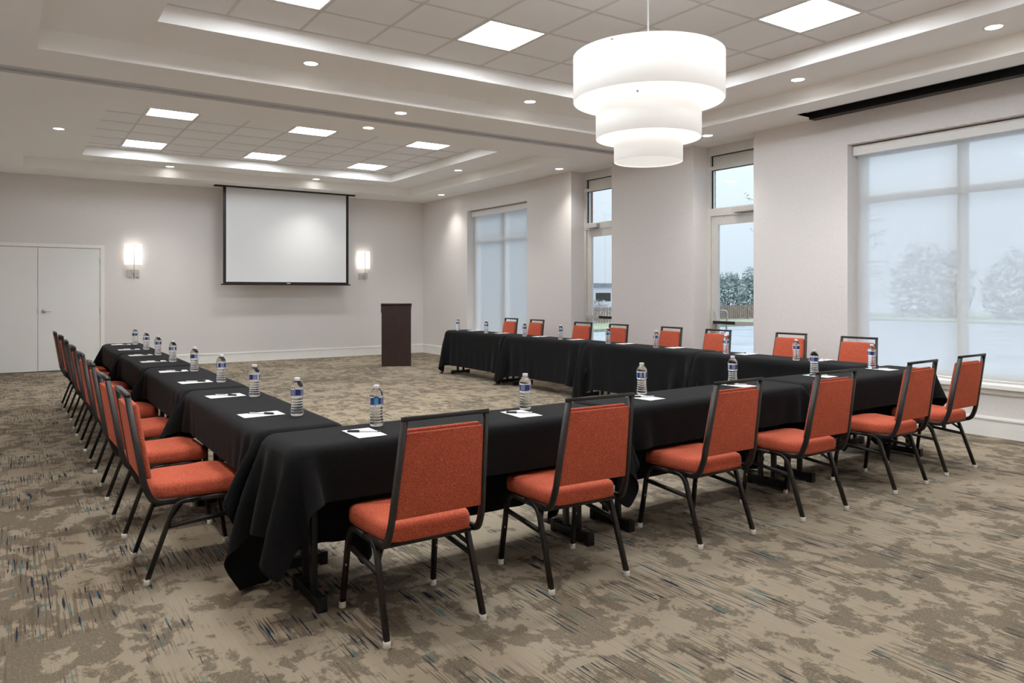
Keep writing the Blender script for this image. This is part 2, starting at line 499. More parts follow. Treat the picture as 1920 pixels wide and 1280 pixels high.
# baseboards: flat board with a rounded cap
def baseboard(name, segs, axis, pos, sgn):
    m = MB()
    for a, b_ in segs:
        if axis == 'x':
            m.box(a, pos, 0.0, b_, pos + sgn * 0.014, 0.165); m.box(a, pos, 0.165, b_, pos + sgn * 0.022, 0.182); m.box(a, pos, 0.182, b_, pos + sgn * 0.012, 0.196)
        else:
            m.box(pos, a, 0.0, pos + sgn * 0.014, b_, 0.165); m.box(pos, a, 0.165, pos + sgn * 0.022, b_, 0.182); m.box(pos, a, 0.182, pos + sgn * 0.012, b_, 0.196)
    return struct(m, name, M['trim'])
baseboard('baseboard_back', [(1.41, XR)], 'x', YB, -1)
baseboard('baseboard_right', [(YN, 6.118), (7.123, 8.806), (9.824, YB)], 'y', XR, -1)
baseboard('baseboard_left', [(YN, YB)], 'y', XL, 1)

# ---- ceiling: dropped soffit with two stepped trays
OUT = [(0.185, 0.285, 7.06, 7.315), (0.16, 8.94, 7.045, 14.33)]      # outer tray x0 y0 x1 y1
INN = [(0.985, 1.01, 6.377, 6.59), (0.95, 9.78, 6.325, 13.71)]       # inner tray
SLOT = (7.43, 1.95, 7.765, 5.22)                                     # black pocket beside the near window
SCR = (3.19, 14.74, 5.99, 14.90)                                     # screen pocket
TRK = (XL, 8.0, XR, 8.27)                                            # partition track recess

def plate(m, rect, holes, z):
    xs = sorted({rect[0], rect[2]} | {h[0] for h in holes} | {h[2] for h in holes})
    ys = sorted({rect[1], rect[3]} | {h[1] for h in holes} | {h[3] for h in holes})
    for i in range(len(xs) - 1):
        for j in range(len(ys) - 1):
            cx, cy = (xs[i] + xs[i + 1]) / 2, (ys[j] + ys[j + 1]) / 2
            if any(h[0] < cx < h[2] and h[1] < cy < h[3] for h in holes): continue
            m.quad((xs[i], ys[j], z), (xs[i], ys[j + 1], z), (xs[i + 1], ys[j + 1], z), (xs[i + 1], ys[j], z))
def riser(m, r, z0, z1):
    c = [(r[0], r[1]), (r[2], r[1]), (r[2], r[3]), (r[0], r[3])]
    for k in range(4):
        a, b_ = c[k], c[(k + 1) % 4]
        m.quad((a[0], a[1], z0), (b_[0], b_[1], z0), (b_[0], b_[1], z1), (a[0], a[1], z1))
m = MB()
plate(m, (XL, YN, XR, YB), OUT + [SLOT, SCR, TRK], ZC)
for a, b_ in DOORS: m.quad((XR, a, ZC), (XR, b_, ZC), (8.2, b_, ZC), (8.2, a, ZC))
for o_, i_ in zip(OUT, INN):
    riser(m, o_, ZC, Z2); plate(m, o_, [i_], Z2); riser(m, i_, Z2, Z3 + 0.05)
m.box(XL - 0.2, YN - 0.2, 3.95, 8.34, YB + 0.2, 4.0)
ceiling = struct(m, 'ceiling', M['ceiling'], 'off-white stepped tray ceiling')

# lay-in tiles, lights and grid
GX = [[1.52 + 0.63 * k for k in range(-1, 9)], [1.455 + 0.631 * k for k in range(-1, 9)]]
GY = [[6.03 - 0.63 * k for k in range(-1, 10)], [10.91 + 0.63 * k for k in range(-2, 6)]]
LIT = [{(0, 5.40), (3, 5.40), (6, 5.40), (0, 3.51), (6, 3.51), (0, 1.62), (3, 1.62), (6, 1.62)},
       {(0, 10.28), (3, 10.28), (6, 10.28), (0, 12.80), (3, 12.80), (6, 12.80)}]
tile_mesh = {}
TROFFERS = []
for r in (0, 1):
    x0, y0, x1, y1 = INN[r]
    xs = [x0] + [x for x in sorted(GX[r]) if x0 + 0.03 < x < x1 - 0.03] + [x1]
    ys = [y0] + [y for y in sorted(GY[r]) if y0 + 0.03 < y < y1 - 0.03] + [y1]
    bx = 1.52 if r == 0 else 1.455
    for x in xs[1:-1]: MB().box(x - 0.012, y0, Z3 - 0.004, x + 0.012, y1, Z3 + 0.02).build('grid_bar', M['grid'], ceiling)
    for y in ys[1:-1]: MB().box(x0, y - 0.012, Z3 - 0.0045, x1, y + 0.012, Z3 + 0.02).build('grid_bar', M['grid'], ceiling)
    MB().box(x0, y0, Z3 - 0.004, x0 + 0.02, y1, Z3 + 0.02).box(x1 - 0.02, y0, Z3 - 0.004, x1, y1, Z3 + 0.02).box(x0 + 0.02, y0, Z3 - 0.004, x1 - 0.02, y0 + 0.02, Z3 + 0.02).box(x0 + 0.02, y1 - 0.02, Z3 - 0.004, x1 - 0.02, y1, Z3 + 0.02).build('wall_angle', M['grid'], ceiling)
    for i in range(len(xs) - 1):
        for j in range(len(ys) - 1):
            if any(abs(xs[i] - (bx + 0.63 * c)) < 0.05 and abs(ys[j] - y) < 0.05 for c, y in LIT[r]):
                TROFFERS.append((r, (xs[i] + xs[i + 1]) / 2, (ys[j] + ys[j + 1]) / 2)); continue
            sx, sy = round(xs[i + 1] - xs[i] - 0.012, 3), round(ys[j + 1] - ys[j] - 0.012, 3)
            if (sx, sy) not in tile_mesh:
                tile_mesh[(sx, sy)] = MB().box(-sx / 2, -sy / 2, 0, sx / 2, sy / 2, 0.016, bev=0.003).mesh('ceiling_tile', M['tile'])
            o = bpy.data.objects.new('ceiling_tile', tile_mesh[(sx, sy)]); COL.objects.link(o); o.parent = ceiling
            o.location = ((xs[i] + xs[i + 1]) / 2, (ys[j] + ys[j + 1]) / 2, Z3 + 0.001)

# partition track in the ceiling (aluminium, two rails and a dark slot)
t = MB()
t.box(XL, 8.0, ZC, XR, 8.03, ZC + 0.05).box(XL, 8.24, ZC, XR, 8.27, ZC + 0.05)
t.box(XL, 8.03, ZC + 0.004, XR, 8.10, ZC + 0.05).box(XL, 8.17, ZC + 0.004, XR, 8.24, ZC + 0.05)
t.box(XL, 8.1005, ZC - 0.006, XR, 8.108, ZC + 0.05).box(XL, 8.162, ZC - 0.006, XR, 8.1695, ZC + 0.05)
trk = struct(t, 'trim_1', M['track'], 'grey aluminium folding-partition track across the ceiling')
MB().box(XL, 8.109, ZC + 0.04, XR, 8.161, ZC + 0.06).build('track_slot', M['dark'], trk)

# black ceiling pocket beside the near window
s = MB()
x0, y0, x1, y1 = SLOT
s.box(x0 - 0.004, y0, ZC, x0, y1, ZC + 0.16).box(x1, y0, ZC, x1 + 0.004, y1, ZC + 0.16).box(x0, y0 - 0.004, ZC, x1, y0, ZC + 0.16).box(x0, y1, ZC, x1, y1 + 0.004, ZC + 0.16).box(x0, y0, ZC + 0.16, x1, y1, ZC + 0.17)
pk = struct(s, 'trim_2', M['black_metal'], 'black recessed screen pocket in the ceiling beside the window')
MB().box(x0 + 0.22, y0, ZC - 0.03, x1 - 0.004, y1 - 0.01, ZC + 0.11).build('case', M['black_plastic'], pk)
MB().box(x0 + 0.02, y0, ZC + 0.004, x0 + 0.035, y1 - 0.10, ZC + 0.03).build('flange', M['track'], pk)

# ---- double door in the back wall
d = thing('door_1', 'white double door with lever handle in the back wall', 'door', (0.39, YB, 0)); d['kind'] = 'structure'
del d['category']
fr = MB()
fr.box(-0.99 - 0.05, -0.02, 0, -0.95, 0.12, 2.165).box(0.95, -0.02, 0, 1.015, 0.12, 2.165).box(-1.04, -0.02, 2.165, 1.015, 0.12, 2.225)
fr.build('door_frame', M['trim'], d)
for k, (a, b_) in enumerate(((-0.947, -0.003), (0.003, 0.947))):
    lf = MB().box(a, 0.0, 0.012, b_, 0.045, 2.160, bev=0.002).build('door_leaf', M['door'], d)
    for z in (0.22, 1.05, 1.93):
        MB().box((b_ if k else a) - 0.008, -0.012, z - 0.057, (b_ if k else a) + 0.008, 0.004, z + 0.057).build('hinge', M['steel'], lf)
    if k:
        h_ = MB().lathe([(0.0, 0), (0.036, 0), (0.036, 0.010), (0.028, 0.016), (0.0, 0.016)], n=24)
        h_.v = [(x + 0.085, -z, y + 1.05) for x, y, z in h_.v]
        h_.tube([(0.085, -0.012, 1.05), (0.085, -0.055, 1.05), (0.10, -0.06, 1.05), (0.20, -0.055, 1.045)], 0.018, n=8)
        h_.build('lever_handle', M['steel'], lf)
        MB().box(-0.012, -0.004, 1.01, 0.004, 0.002, 1.10).build('strike_plate', M['steel'], lf)

# ---- roller-blind windows
def window(name, y0, y1, label):
    o = thing(name, label, None, (0, 0, 0)); o['kind'] = 'structure'
    fx0, fx1 = 8.06, 8.14
    ym = (y0 + y1) / 2 - 0.03
    f = MB()
    f.box(fx0, y0, WZ0, fx1, y0 + 0.075, WZ1).box(fx0, y1 - 0.075, WZ0, fx1, y1, WZ1)
    f.box(fx0, ym - 0.04, WZ0, fx1, ym + 0.04, WZ1)
    for a, b_ in ((y0 + 0.075, ym - 0.04), (ym + 0.04, y1 - 0.075)):
        for c, e in ((WZ0, WZ0 + 0.075), (2.405, 2.475), (WZ1 - 0.13, WZ1)): f.box(fx0, a, c, fx1, b_, e)
    f.build('window_frame', M['alum'], o)
    for a, b_ in ((y0 + 0.075, ym - 0.04), (ym + 0.04, y1 - 0.075)):
        for c, e in ((WZ0 + 0.075, 2.405), (2.475, WZ1 - 0.13)):
            MB().box(8.098, a, c, 8.104, b_, e).build('pane', M['pane'], o)
    s_ = MB().box(XR - 0.05, y0 - 0.03, WZ0 - 0.035, 8.06, y1 + 0.03, WZ0 + 0.004, bev=0.004)
    s_.box(XR - 0.018, y0 - 0.02, WZ0 - 0.085, XR, y1 + 0.02, WZ0 - 0.034)
    s_.build('window_sill', M['trim'], o)
    return o
window('window_1', *WINS[0], 'large mullioned window behind the near blind, beside the front chairs')
window('window_2', *WINS[1], 'mullioned window behind the far blind, near the back corner')
def blind(y0, y1, label):
    b_ = thing('roller_blind', label, 'blind', (7.96, (y0 + y1) / 2, WZ0), 0, 'roller blinds on the window wall')
    hw = (y1 - y0) / 2
    MB().box(-0.05, -hw + 0.012, 2.43, 0.05, hw - 0.012, 2.535, bev=0.004).build('valance', M['blind_box'], b_)
    MB().quad((0.025, -hw + 0.025, 0.02), (0.025, hw - 0.025, 0.02), (0.025, hw - 0.025, 2.45), (0.025, -hw + 0.025, 2.45)).build('fabric', M['blind'], b_)
    MB().tube([(0.025, -hw + 0.025, 0.02), (0.025, hw - 0.025, 0.02)], 0.022, n=8).build('hem_bar', M['blind_box'], b_)
blind(*WINS[0], 'wide white translucent roller blind lowered over the near window')
blind(*WINS[1], 'white translucent roller blind lowered over the far window near the back corner')

# ---- glazed doors in tall niches
def glass_door(name, y0, y1, label, push_left, closer_left):
    o = thing(name, label, None, (8.10, 0, 0)); o['kind'] = 'structure'
    A = M['alum']
    f = MB()
    f.box(0, y0, 0, 0.10, y0 + 0.05, ZC).box(0, y1 - 0.06, 0, 0.10, y1, ZC)
    for c, e in ((3.28, ZC), (3.08, 3.13), (2.44, 2.545)): f.box(0, y0 + 0.05, c, 0.10, y1 - 0.06, e)
    f.build('door_frame', A, o)
    MB().box(0.045, y0 + 0.05, 3.13, 0.06, y1 - 0.06, 3.28).build('spandrel_panel', A, o)
    MB().box(0.03, y0 + 0.05, 3.272, 0.05, y1 - 0.06, 3.282).box(0.03, y1 - 0.068, 3.13, 0.05, y1 - 0.06, 3.28).box(0.03, y1 - 0.068, 2.545, 0.05, y1 - 0.06, 3.08).box(0.03, y0 + 0.05, 3.073, 0.05, y1 - 0.06, 3.081).build('gasket', M['dark'], o)
    MB().box(0.047, y0 + 0.05, 2.545, 0.053, y1 - 0.06, 3.08).build('transom_pane', M['pane'], o)
    l_ = MB()
    a, b_ = y0 + 0.055, y1 - 0.066
    l_.box(0.02, a, 0.01, 0.065, a + 0.10, 2.43).box(0.02, b_ - 0.105, 0.01, 0.065, b_, 2.43).box(0.02, a + 0.10, 2.315, 0.065, b_ - 0.105, 2.43).box(0.02, a + 0.10, 0.01, 0.065, b_ - 0.105, 0.26)
    leaf = l_.build('door_leaf', A, o)
    MB().box(0.04, a + 0.10, 0.26, 0.046, b_ - 0.105, 2.315).build('door_pane', M['pane'], leaf)
    bar = MB().box(-0.055, a + 0.02, 0.945, -0.02, b_ - 0.02, 0.995, bev=0.004).box(-0.03, a + 0.02, 0.95, 0.02, a + 0.06, 0.99).box(-0.03, b_ - 0.06, 0.95, 0.02, b_ - 0.02, 0.99)
    bar = bar.build('push_bar', M['steel'], leaf)
    ym = (a + b_) / 2
    p0, p1 = (ym - 0.02, b_ - 0.09) if push_left else (a + 0.09, ym + 0.06)
    MB().box(-0.062, p0, 0.952, -0.05, p1, 0.990).build('push_pad', M['black_plastic'], bar)
    if push_left:
        MB().rbox([(x, y, z) for z in (0.82, 1.12) for y in (b_ - 0.075, b_ - 0.015) for x in (-0.05, 0.02)], 0.02).build('exit_device_case', M['steel'], leaf)
        hd = MB().tube([(0.065, b_ - 0.13, 0.82), (0.12, b_ - 0.13, 0.82), (0.135, b_ - 0.14, 0.835), (0.135, b_ - 0.16, 0.86), (0.135, b_ - 0.17, 1.09), (0.135, b_ - 0.16, 1.12), (0.12, b_ - 0.13, 1.13), (0.065, b_ - 0.12, 1.13)], 0.024, n=10)
        hd.build('pull_handle', M['steel'], leaf)
    c0, c1 = (b_ - 0.34, b_ - 0.03) if closer_left else (a + 0.10, a + 0.46)
    cl = MB().box(-0.07, c0, 2.455, 0.0, c1, 2.525, bev=0.006).build('door_closer', M['steel'], o)
    q = c0 + 0.08 if closer_left else c1 - 0.12
    MB().tube([(-0.04, q, 2.455), (-0.04, q, 2.43)], 0.03, n=10).tube([(-0.04, q, 2.43), (-0.12, q + 0.20, 2.425)], 0.014, 0.008).tube([(-0.12, q + 0.20, 2.425), (0.03, q + 0.34 if not closer_left else q + 0.1, 2.42)], 0.014, 0.008).build('closer_arm', M['steel'], cl)
glass_door('door_2', *DOORS[0], 'aluminium-framed glass door with push bar, the nearer of the two', True, False)
glass_door('door_3', *DOORS[1], 'aluminium-framed glass door with push bar, the farther of the two', False, True)

# ------------------------------------------------------------------ light fittings
def troffer_proto():
    t = thing('ceiling_light', 'x', 'ceiling light')
    MB().box(-0.303, -0.303, -0.003, 0.303, -0.285, 0.06).box(-0.303, 0.285, -0.003, 0.303, 0.303, 0.06).box(-0.303, -0.285, -0.003, -0.285, 0.285, 0.06).box(0.285, -0.285, -0.003, 0.303, 0.285, 0.06).build('frame', M['trim'], t)
    pan = MB(); n = 10
    prof = [(-0.285, 0.0)] + [(-0.285 + 0.57 * k / n, 0.085 * math.sin(PI * k / n) ** 0.6) for k in range(1, n)] + [(0.285, 0.0)]
    v = []; f = []
    for y, z in prof: v += [(-0.285, y, z + 0.004), (0.285, y, z + 0.004)]
    for k in range(len(prof) - 1): f.append((2 * k, 2 * k + 2, 2 * k + 3, 2 * k + 1))
    pan.add(v, f, True).build('reflector', M['reflector'], t)
    ln = MB(); v = []; f = []; n = 12
    for k in range(n + 1):
        a = PI * k / n; y = -0.135 * math.cos(a); z = 0.072 - 0.066 * math.sin(a); v += [(-0.27, y, z), (0.27, y, z)]
    for k in range(n): f.append((2 * k, 2 * k + 1, 2 * k + 3, 2 * k + 2))
    f.append(tuple(2 * k for k in range(n + 1))); f.append(tuple(2 * k + 1 for k in range(n + 1))[::-1])
    ln.add(v, f, True).build('lens', M['troffer_lens'], t)
    return t
M['reflector'] = emit_mat('troffer_reflector_glow', (255, 252, 248), 1.0)  # reflector's own glow stands in for lens light bounced off it
tp = troffer_proto(); used = []
near_lens = [c for c in tp.children if c.name.startswith('lens')][0].data; far_lens = near_lens.copy(); far_lens.materials[0] = M['troffer_lens_far']
col_n = {0: 'left', 1: 'middle', 2: 'right'}
for r, x, y in TROFFERS:
    c = 0 if x < 2.5 else (1 if x < 4.5 else 2)
    if r == 1:
        row = 'row nearer the partition track' if y < 11.5 else 'row nearer the screen'
        lab = 'square recessed light in the far ceiling tray, %s one, %s' % (col_n[c], row)
        g = 'square lights in the far ceiling tray'
    else:
        row = 'row next to the partition track' if y > 5 else ('middle row' if y > 3 else 'row behind the camera')
        lab = 'square recessed light in the near ceiling tray, %s one, %s' % (col_n[c], row)
        g = 'square lights in the near ceiling tray'
    o = place(tp, used, (x, y, Z3), 0, lab, g)
    for ch in o.children:
        if ch.name.startswith('lens'): ch.data = far_lens if (r == 1 or y < 3) else near_lens

def downlight_proto():
    t = thing('downlight', 'x', 'downlight')
    MB().lathe([(0.082, 0.0), (0.082, -0.004), (0.066, -0.004), (0.060, 0.002)], n=28, cap=False).build('trim_ring', M['trim'], t)
    MB().lathe([(0.0, -0.001), (0.066, -0.001)], n=28, cap=False).build('lens', M['down_lens'], t)
    return t
dp = downlight_proto(); used = []
DL = []
for x, y, n_ in ((2.387, 6.99, 'left one beside the near tray, above the front of the track'), (4.959, 6.99, 'second one beside the near tray, left of the pendant'),
                 (6.735, 4.717, 'between pendant and window, beside the near tray'), (6.735, 2.872, 'above the near window at the right picture edge'),
                 (2.387, 0.61, 'over the camera, left'), (4.959, 0.61, 'over the camera, right'), (0.585, 4.717, 'near tray, left side, farther'), (0.585, 2.872, 'near tray, left side, nearer'),
                 (0.536, 11.69, 'left side of the far tray, above the white door'), (2.316, 14.16, 'above the left wall lamp, in the far tray'), (4.938, 14.16, 'above the projection screen, in the far tray'),
                 (6.706, 11.69, 'right side of the far tray'), (2.316, 9.36, 'near side of the far tray, left'), (4.938, 9.36, 'near side of the far tray, right')):
    DL.append((x, y, Z2, n_))
for x, y, n_ in ((3.655, 7.673, 'just in front of the partition track'), (3.655, 8.59, 'just behind the partition track'), (7.471, 6.564, 'beside the pendant, before the nearer glass door'),
                 (7.487, 9.72, 'before the farther glass door'), (7.458, 13.707, 'in the back corner beside the far window'), (7.471, 0.9, 'beside the near window, out at the right')):
    DL.append((x, y, ZC, n_))
for x, y, z, n_ in DL:
    o = place(dp, used, (x, y, z), 0, 'round recessed downlight ' + n_, 'round recessed downlights')
    l_ = bpy.data.lights.new('downlight_beam', 'SPOT'); l_.energy = W_DOWN * (0.4 if z == ZC else 1.0); l_.spot_size = math.radians(105); l_.spot_blend = 1.0; l_.shadow_soft_size = 0.06; l_.color = (1, 0.96, 0.91)
    lo = bpy.data.objects.new('downlight_beam', l_); COL.objects.link(lo); lo.parent = o; lo.location = (0, 0, -0.012)

# tiered drum pendant
PX, PY = 3.69, 3.775
p = thing('pendant_lamp', 'white three-tier drum pendant lamp hanging from the ceiling', 'lamp', (PX, PY, 2.30))
def drum(r, z0, z1, name):
    o = MB().lathe([(r - 0.004, z0), (r, z0), (r, z1), (r - 0.004, z1), (r - 0.004, z0)], n=72, cap=False).build(name, M['shade'], p)
    return o
d1 = drum(0.521, 0.42, 0.734, 'upper_shade'); d2 = drum(0.363, 0.161, 0.50, 'middle_shade'); d3 = drum(0.237, 0.0, 0.24, 'lower_shade')
MB().lathe([(0.0, 0.006), (0.232, 0.006)], n=48, cap=False).build('diffuser', M['shade_bottom'], p)
MB().lathe([(0.0, 0.69), (0.515, 0.69)], n=48, cap=False).build('top_diffuser', M['shade'], p)
MB().lathe([(0.237, 0.235), (0.360, 0.235)], n=48, cap=False).build('middle_diffuser', M['shade_bottom'], p)
MB().lathe([(0.363, 0.495), (0.517, 0.495)], n=48, cap=False).build('upper_diffuser', M['shade_bottom'], p)
MB().tube([(0, 0, 0.69), (0, 0, Z3 - 2.30 - 0.02)], 0.012, n=10).build('stem', M['cap_white'], p)
MB().lathe([(0.0, Z3 - 2.30 - 0.03), (0.06, Z3 - 2.30 - 0.03), (0.065, Z3 - 2.30), (0.0, Z3 - 2.30)], n=24).build('canopy', M['cap_white'], p)
for r, z, angs in ((0.521, 0.715, (200, 325, 80)), (0.363, 0.405, (215, 330, 90))):
    for a in angs:
        a = math.radians(a); c, s_ = math.cos(a), math.sin(a)
        MB().tube([(c * (r - 0.03), s_ * (r - 0.03), z), (c * (r + 0.012), s_ * (r + 0.012), z)], 0.014, n=8).build('bracket_pin', M['steel'], p)
        MB().tube([(c * r * 0.97, s_ * r * 0.97, z - 0.05), (c * r * 0.97, s_ * r * 0.97, z + 0.015)], 0.012, n=6).build('bracket', M['steel'], p)

# wall lamps
def sconce(x, label):
    o = thing('wall_lamp', label, 'wall lamp', (x, YB, 1.66), 0, 'wall lamps either side of the screen')
    v = []; f = []; n = 12
    for z in (0.225, 0.595):
        for k in range(n + 1):
            u = -1 + 2 * k / n; v.append((0.145 * u, -0.03 - 0.10 * (1 - abs(u) ** 5) ** 0.5, z))
    for k in range(n): f.append((k, k + 1, n + 2 + k, n + 1 + k))
    sh = MB().add(v, f, True).build('shade', M['sconce_shade'], o)
    md = sh.modifiers.new('thickness', 'SOLIDIFY'); md.thickness = 0.003
    MB().box(-0.10, -0.022, 0.0, -0.012, 0, 0.135, bev=0.003).build('back_plate', M['steel'], o)
    MB().box(0.012, -0.022, 0.0, 0.10, 0, 0.135, bev=0.003).build('back_plate', M['steel'], o)
    for s_ in (-1, 1): MB().tube([(s_ * 0.05, -0.024, 0.068), (s_ * 0.05, -0.03, 0.068)], 0.012, n=8).build('screw', M['steel'], o)
    MB().tube([(0, -0.135, 0.60), (0, -0.135, -0.04)], 0.010, n=8).build('front_rod', M['steel'], o)
    MB().tube([(0, 0, 0.075), (0, -0.135, 0.075)], 0.012, n=8).build('arm', M['steel'], o)
    l_ = bpy.data.lights.new('wall_lamp_bulb', 'POINT'); l_.energy = W_SCONCE; l_.shadow_soft_size = 0.04; l_.color = (1, 0.88, 0.74)
    lo = bpy.data.objects.new('wall_lamp_bulb', l_); COL.objects.link(lo); lo.parent = o; lo.location = (0, -0.06, 0.41)
sconce(1.868, 'glowing white wall lamp between the door and the screen')
sconce(6.355, 'glowing white wall lamp between the screen and the back corner')

# ------------------------------------------------------------------ projection screen and lectern
s = thing('projection_screen', 'white projection screen with black border lowered before the back wall', 'screen', (4.60, 14.80, 0))
MB().box(-1.41, -0.045, 3.385, 1.385, 0.055, 3.52).box(-1.41, -0.055, 3.400, 1.385, 0.095, 3.412).build('case', M['black_metal'], s)
MB().box(-1.195, -0.001, 1.575, 1.20, 0.001, 3.39).build('projection_surface', M['screen'], s)
MB().box(-1.25, -0.0015, 1.535, -1.195, 0.0015, 3.39).build('border', M['black_plastic'], s)
MB().box(1.20, -0.0015, 1.535, 1.255, 0.0015, 3.39).build('border', M['black_plastic'], s)
MB().box(-1.25, -0.002, 1.535, 1.255, 0.002, 1.578).build('border', M['black_plastic'], s)
MB().box(-1.29, -0.014, 1.515, 1.295, 0.014, 1.540, bev=0.003).build('weight_bar', M['black_metal'], s)
MB().box(-0.035, -0.004, 1.546, 0.035, -0.002, 1.560).build('maker_plate', M['cap_white'], s)

lc = thing('lectern', 'dark mahogany lectern standing on the carpet before the back wall', 'lectern', (5.955, 12.69, 0), math.radians(-24))
b = MB(); W2, DD = 0.272, 0.40
b.box(-W2, 0, 0.0, W2, 0.02, 1.13).build('front_panel', M['wood'], lc)
for sx in (-1, 1):
    x0, x1 = (-W2, -W2 + 0.02) if sx < 0 else (W2 - 0.02, W2)
    MB().add([(x0, 0.021, 0), (x1, 0.021, 0), (x1, DD, 0), (x0, DD, 0), (x0, 0.021, 1.125), (x1, 0.021, 1.125), (x1, DD, 0.98), (x0, DD, 0.98)],
             [(0, 3, 2, 1), (4, 5, 6, 7), (0, 1, 5, 4), (2, 3, 7, 6), (0, 4, 7, 3), (1, 2, 6, 5)]).build('side_panel', M['wood'], lc)
MB().box(-W2 + 0.021, 0.022, 0.62, W2 - 0.021, DD - 0.01, 0.64).build('shelf', M['wood'], lc)
MB().box(-W2 + 0.021, 0.022, 0.06, W2 - 0.021, DD - 0.01, 0.08).build('shelf', M['wood'], lc)
MB().rbox([(-W2 - 0.012, -0.01, 1.142), (W2 + 0.012, -0.01, 1.142), (-W2 - 0.012, DD + 0.03, 0.985), (W2 + 0.012, DD + 0.03, 0.985),
           (-W2 - 0.012, -0.01, 1.172), (W2 + 0.012, -0.01, 1.172), (-W2 - 0.012, DD + 0.03, 1.012), (W2 + 0.012, DD + 0.03, 1.012)], 0.004, smooth=False).build('reading_top', M['wood'], lc)

# ------------------------------------------------------------------ tables and cloths
ZT = 0.735
def drape(L, W=0.46, front=0.225, back=0.535, end=0.38, zt=0.7385, free=(False, False), seed=1, h=0.038, steps=190, gap=0.010):
    """Lay a cloth over a table top (centre at the origin) and let it fall; free = which ends hang in the open."""
    rng = np.random.default_rng(seed)
    X = L + 2 * end; Yl = W + front + back
    nx = int(round(X / h)) + 1; ny = int(round(Yl / h)) + 1
    xs = np.linspace(-X / 2, X / 2, nx); ys = np.linspace(-W / 2 - front, W / 2 + back, ny)
    dx, dy = xs[1] - xs[0], ys[1] - ys[0]; dd = math.hypot(dx, dy)
    P = np.zeros((nx, ny, 3)); P[..., 0] = xs[:, None]; P[..., 1] = ys[None, :]; P[..., 2] = zt
    hx, hy, r = L / 2, W / 2, 0.018
    pin = (np.abs(P[..., 0]) < hx - 0.035) & (np.abs(P[..., 1]) < hy - 0.035)
    P[~pin] += rng.normal(0, 0.0025, (int((~pin).sum()), 3)); P[~pin, 2] -= 0.002
    for k, sg in ((0, -1), (1, 1)):
        if not free[k]:
            e = sg * P[..., 0] - hx; q = e > 0
            P[..., 2] = np.where(q, zt - e * 0.98, P[..., 2]); P[..., 0] = np.where(q, sg * (hx + gap * 0.5), P[..., 0])
    P0 = P.copy(); w = np.where(pin, 0., 1.)[..., None]; V = np.zeros_like(P); dt = 1 / 60.
    def con(A, B, wa, wb, d, k, push=False):
        D = B - A; l = np.sqrt((D * D).sum(-1, keepdims=True)) + 1e-9; C = (l - d) / l
        if push: C = np.minimum(C, 0)
        D *= C * k / np.maximum(wa + wb, 1e-9); A += D * wa; B -= D * wb
    for st in range(steps):
        V *= 0.985 if st < steps * 0.6 else 0.92
        V[..., 2] -= 9.8 * dt * w[..., 0]
        Q = P + V * dt
        for it in range(11):
            for o in (0, 1):
                con(Q[o:-1:2], Q[o + 1::2], w[o:-1:2], w[o + 1::2], dx, 1.)
                con(Q[:, o:-1:2], Q[:, o + 1::2], w[:, o:-1:2], w[:, o + 1::2], dy, 1.)
                con(Q[:-1, :-1][o::2], Q[1:, 1:][o::2], w[:-1, :-1][o::2], w[1:, 1:][o::2], dd, 0.2)
                con(Q[1:, :-1][o::2], Q[:-1, 1:][o::2], w[1:, :-1][o::2], w[:-1, 1:][o::2], dd, 0.2)
            if it % 3 == 0:
                for o in (0, 1, 2, 3):
                    n = len(Q[o:-2:4]); con(Q[o:-2:4], Q[o + 2::4][:n], w[o:-2:4], w[o + 2::4][:n], 2 * dx, 0.3, True)
                    n = Q[:, o:-2:4].shape[1]; con(Q[:, o:-2:4], Q[:, o + 2::4][:, :n], w[:, o:-2:4], w[:, o + 2::4][:, :n], 2 * dy, 0.3, True)
            ax = np.abs(Q[..., 0]) - (hx - r); ay = np.abs(Q[..., 1]) - (hy - r); az = Q[..., 2] - (zt - r)
            ox, oy, oz = np.maximum(ax, 0), np.maximum(ay, 0), np.maximum(az, 0)
            l = np.sqrt(ox * ox + oy * oy + oz * oz)
            near = (l < r) & (l > 1e-6) & ~pin; f = np.where(near, r / np.maximum(l, 1e-6), 1.)
            Q[..., 0] = np.where(near & (ax > 0), np.sign(Q[..., 0]) * ((hx - r) + ox * f), Q[..., 0])
            Q[..., 1] = np.where(near & (ay > 0), np.sign(Q[..., 1]) * ((hy - r) + oy * f), Q[..., 1])
            Q[..., 2] = np.where(near & (az > 0), (zt - r) + oz * f, Q[..., 2])
            ins = (ax < 0) & (ay < 0) & (az < 0) & ~pin
            Q[..., 0] = np.where(ins & (ax > ay), np.sign(Q[..., 0]) * hx, Q[..., 0])
            Q[..., 1] = np.where(ins & (ax <= ay), np.sign(Q[..., 1]) * hy, Q[..., 1])
            Q[..., 2] = np.maximum(Q[..., 2], 0.006)
            if not free[0]: Q[..., 0] = np.maximum(Q[..., 0], -hx - gap)
            if not free[1]: Q[..., 0] = np.minimum(Q[..., 0], hx + gap)
            Q[pin] = P0[pin]
        V = (Q - P) / dt; sp = np.sqrt((V * V).sum(-1, keepdims=True)); V *= np.minimum(1, 2.5 / np.maximum(sp, 1e-6)); P = Q
    return P

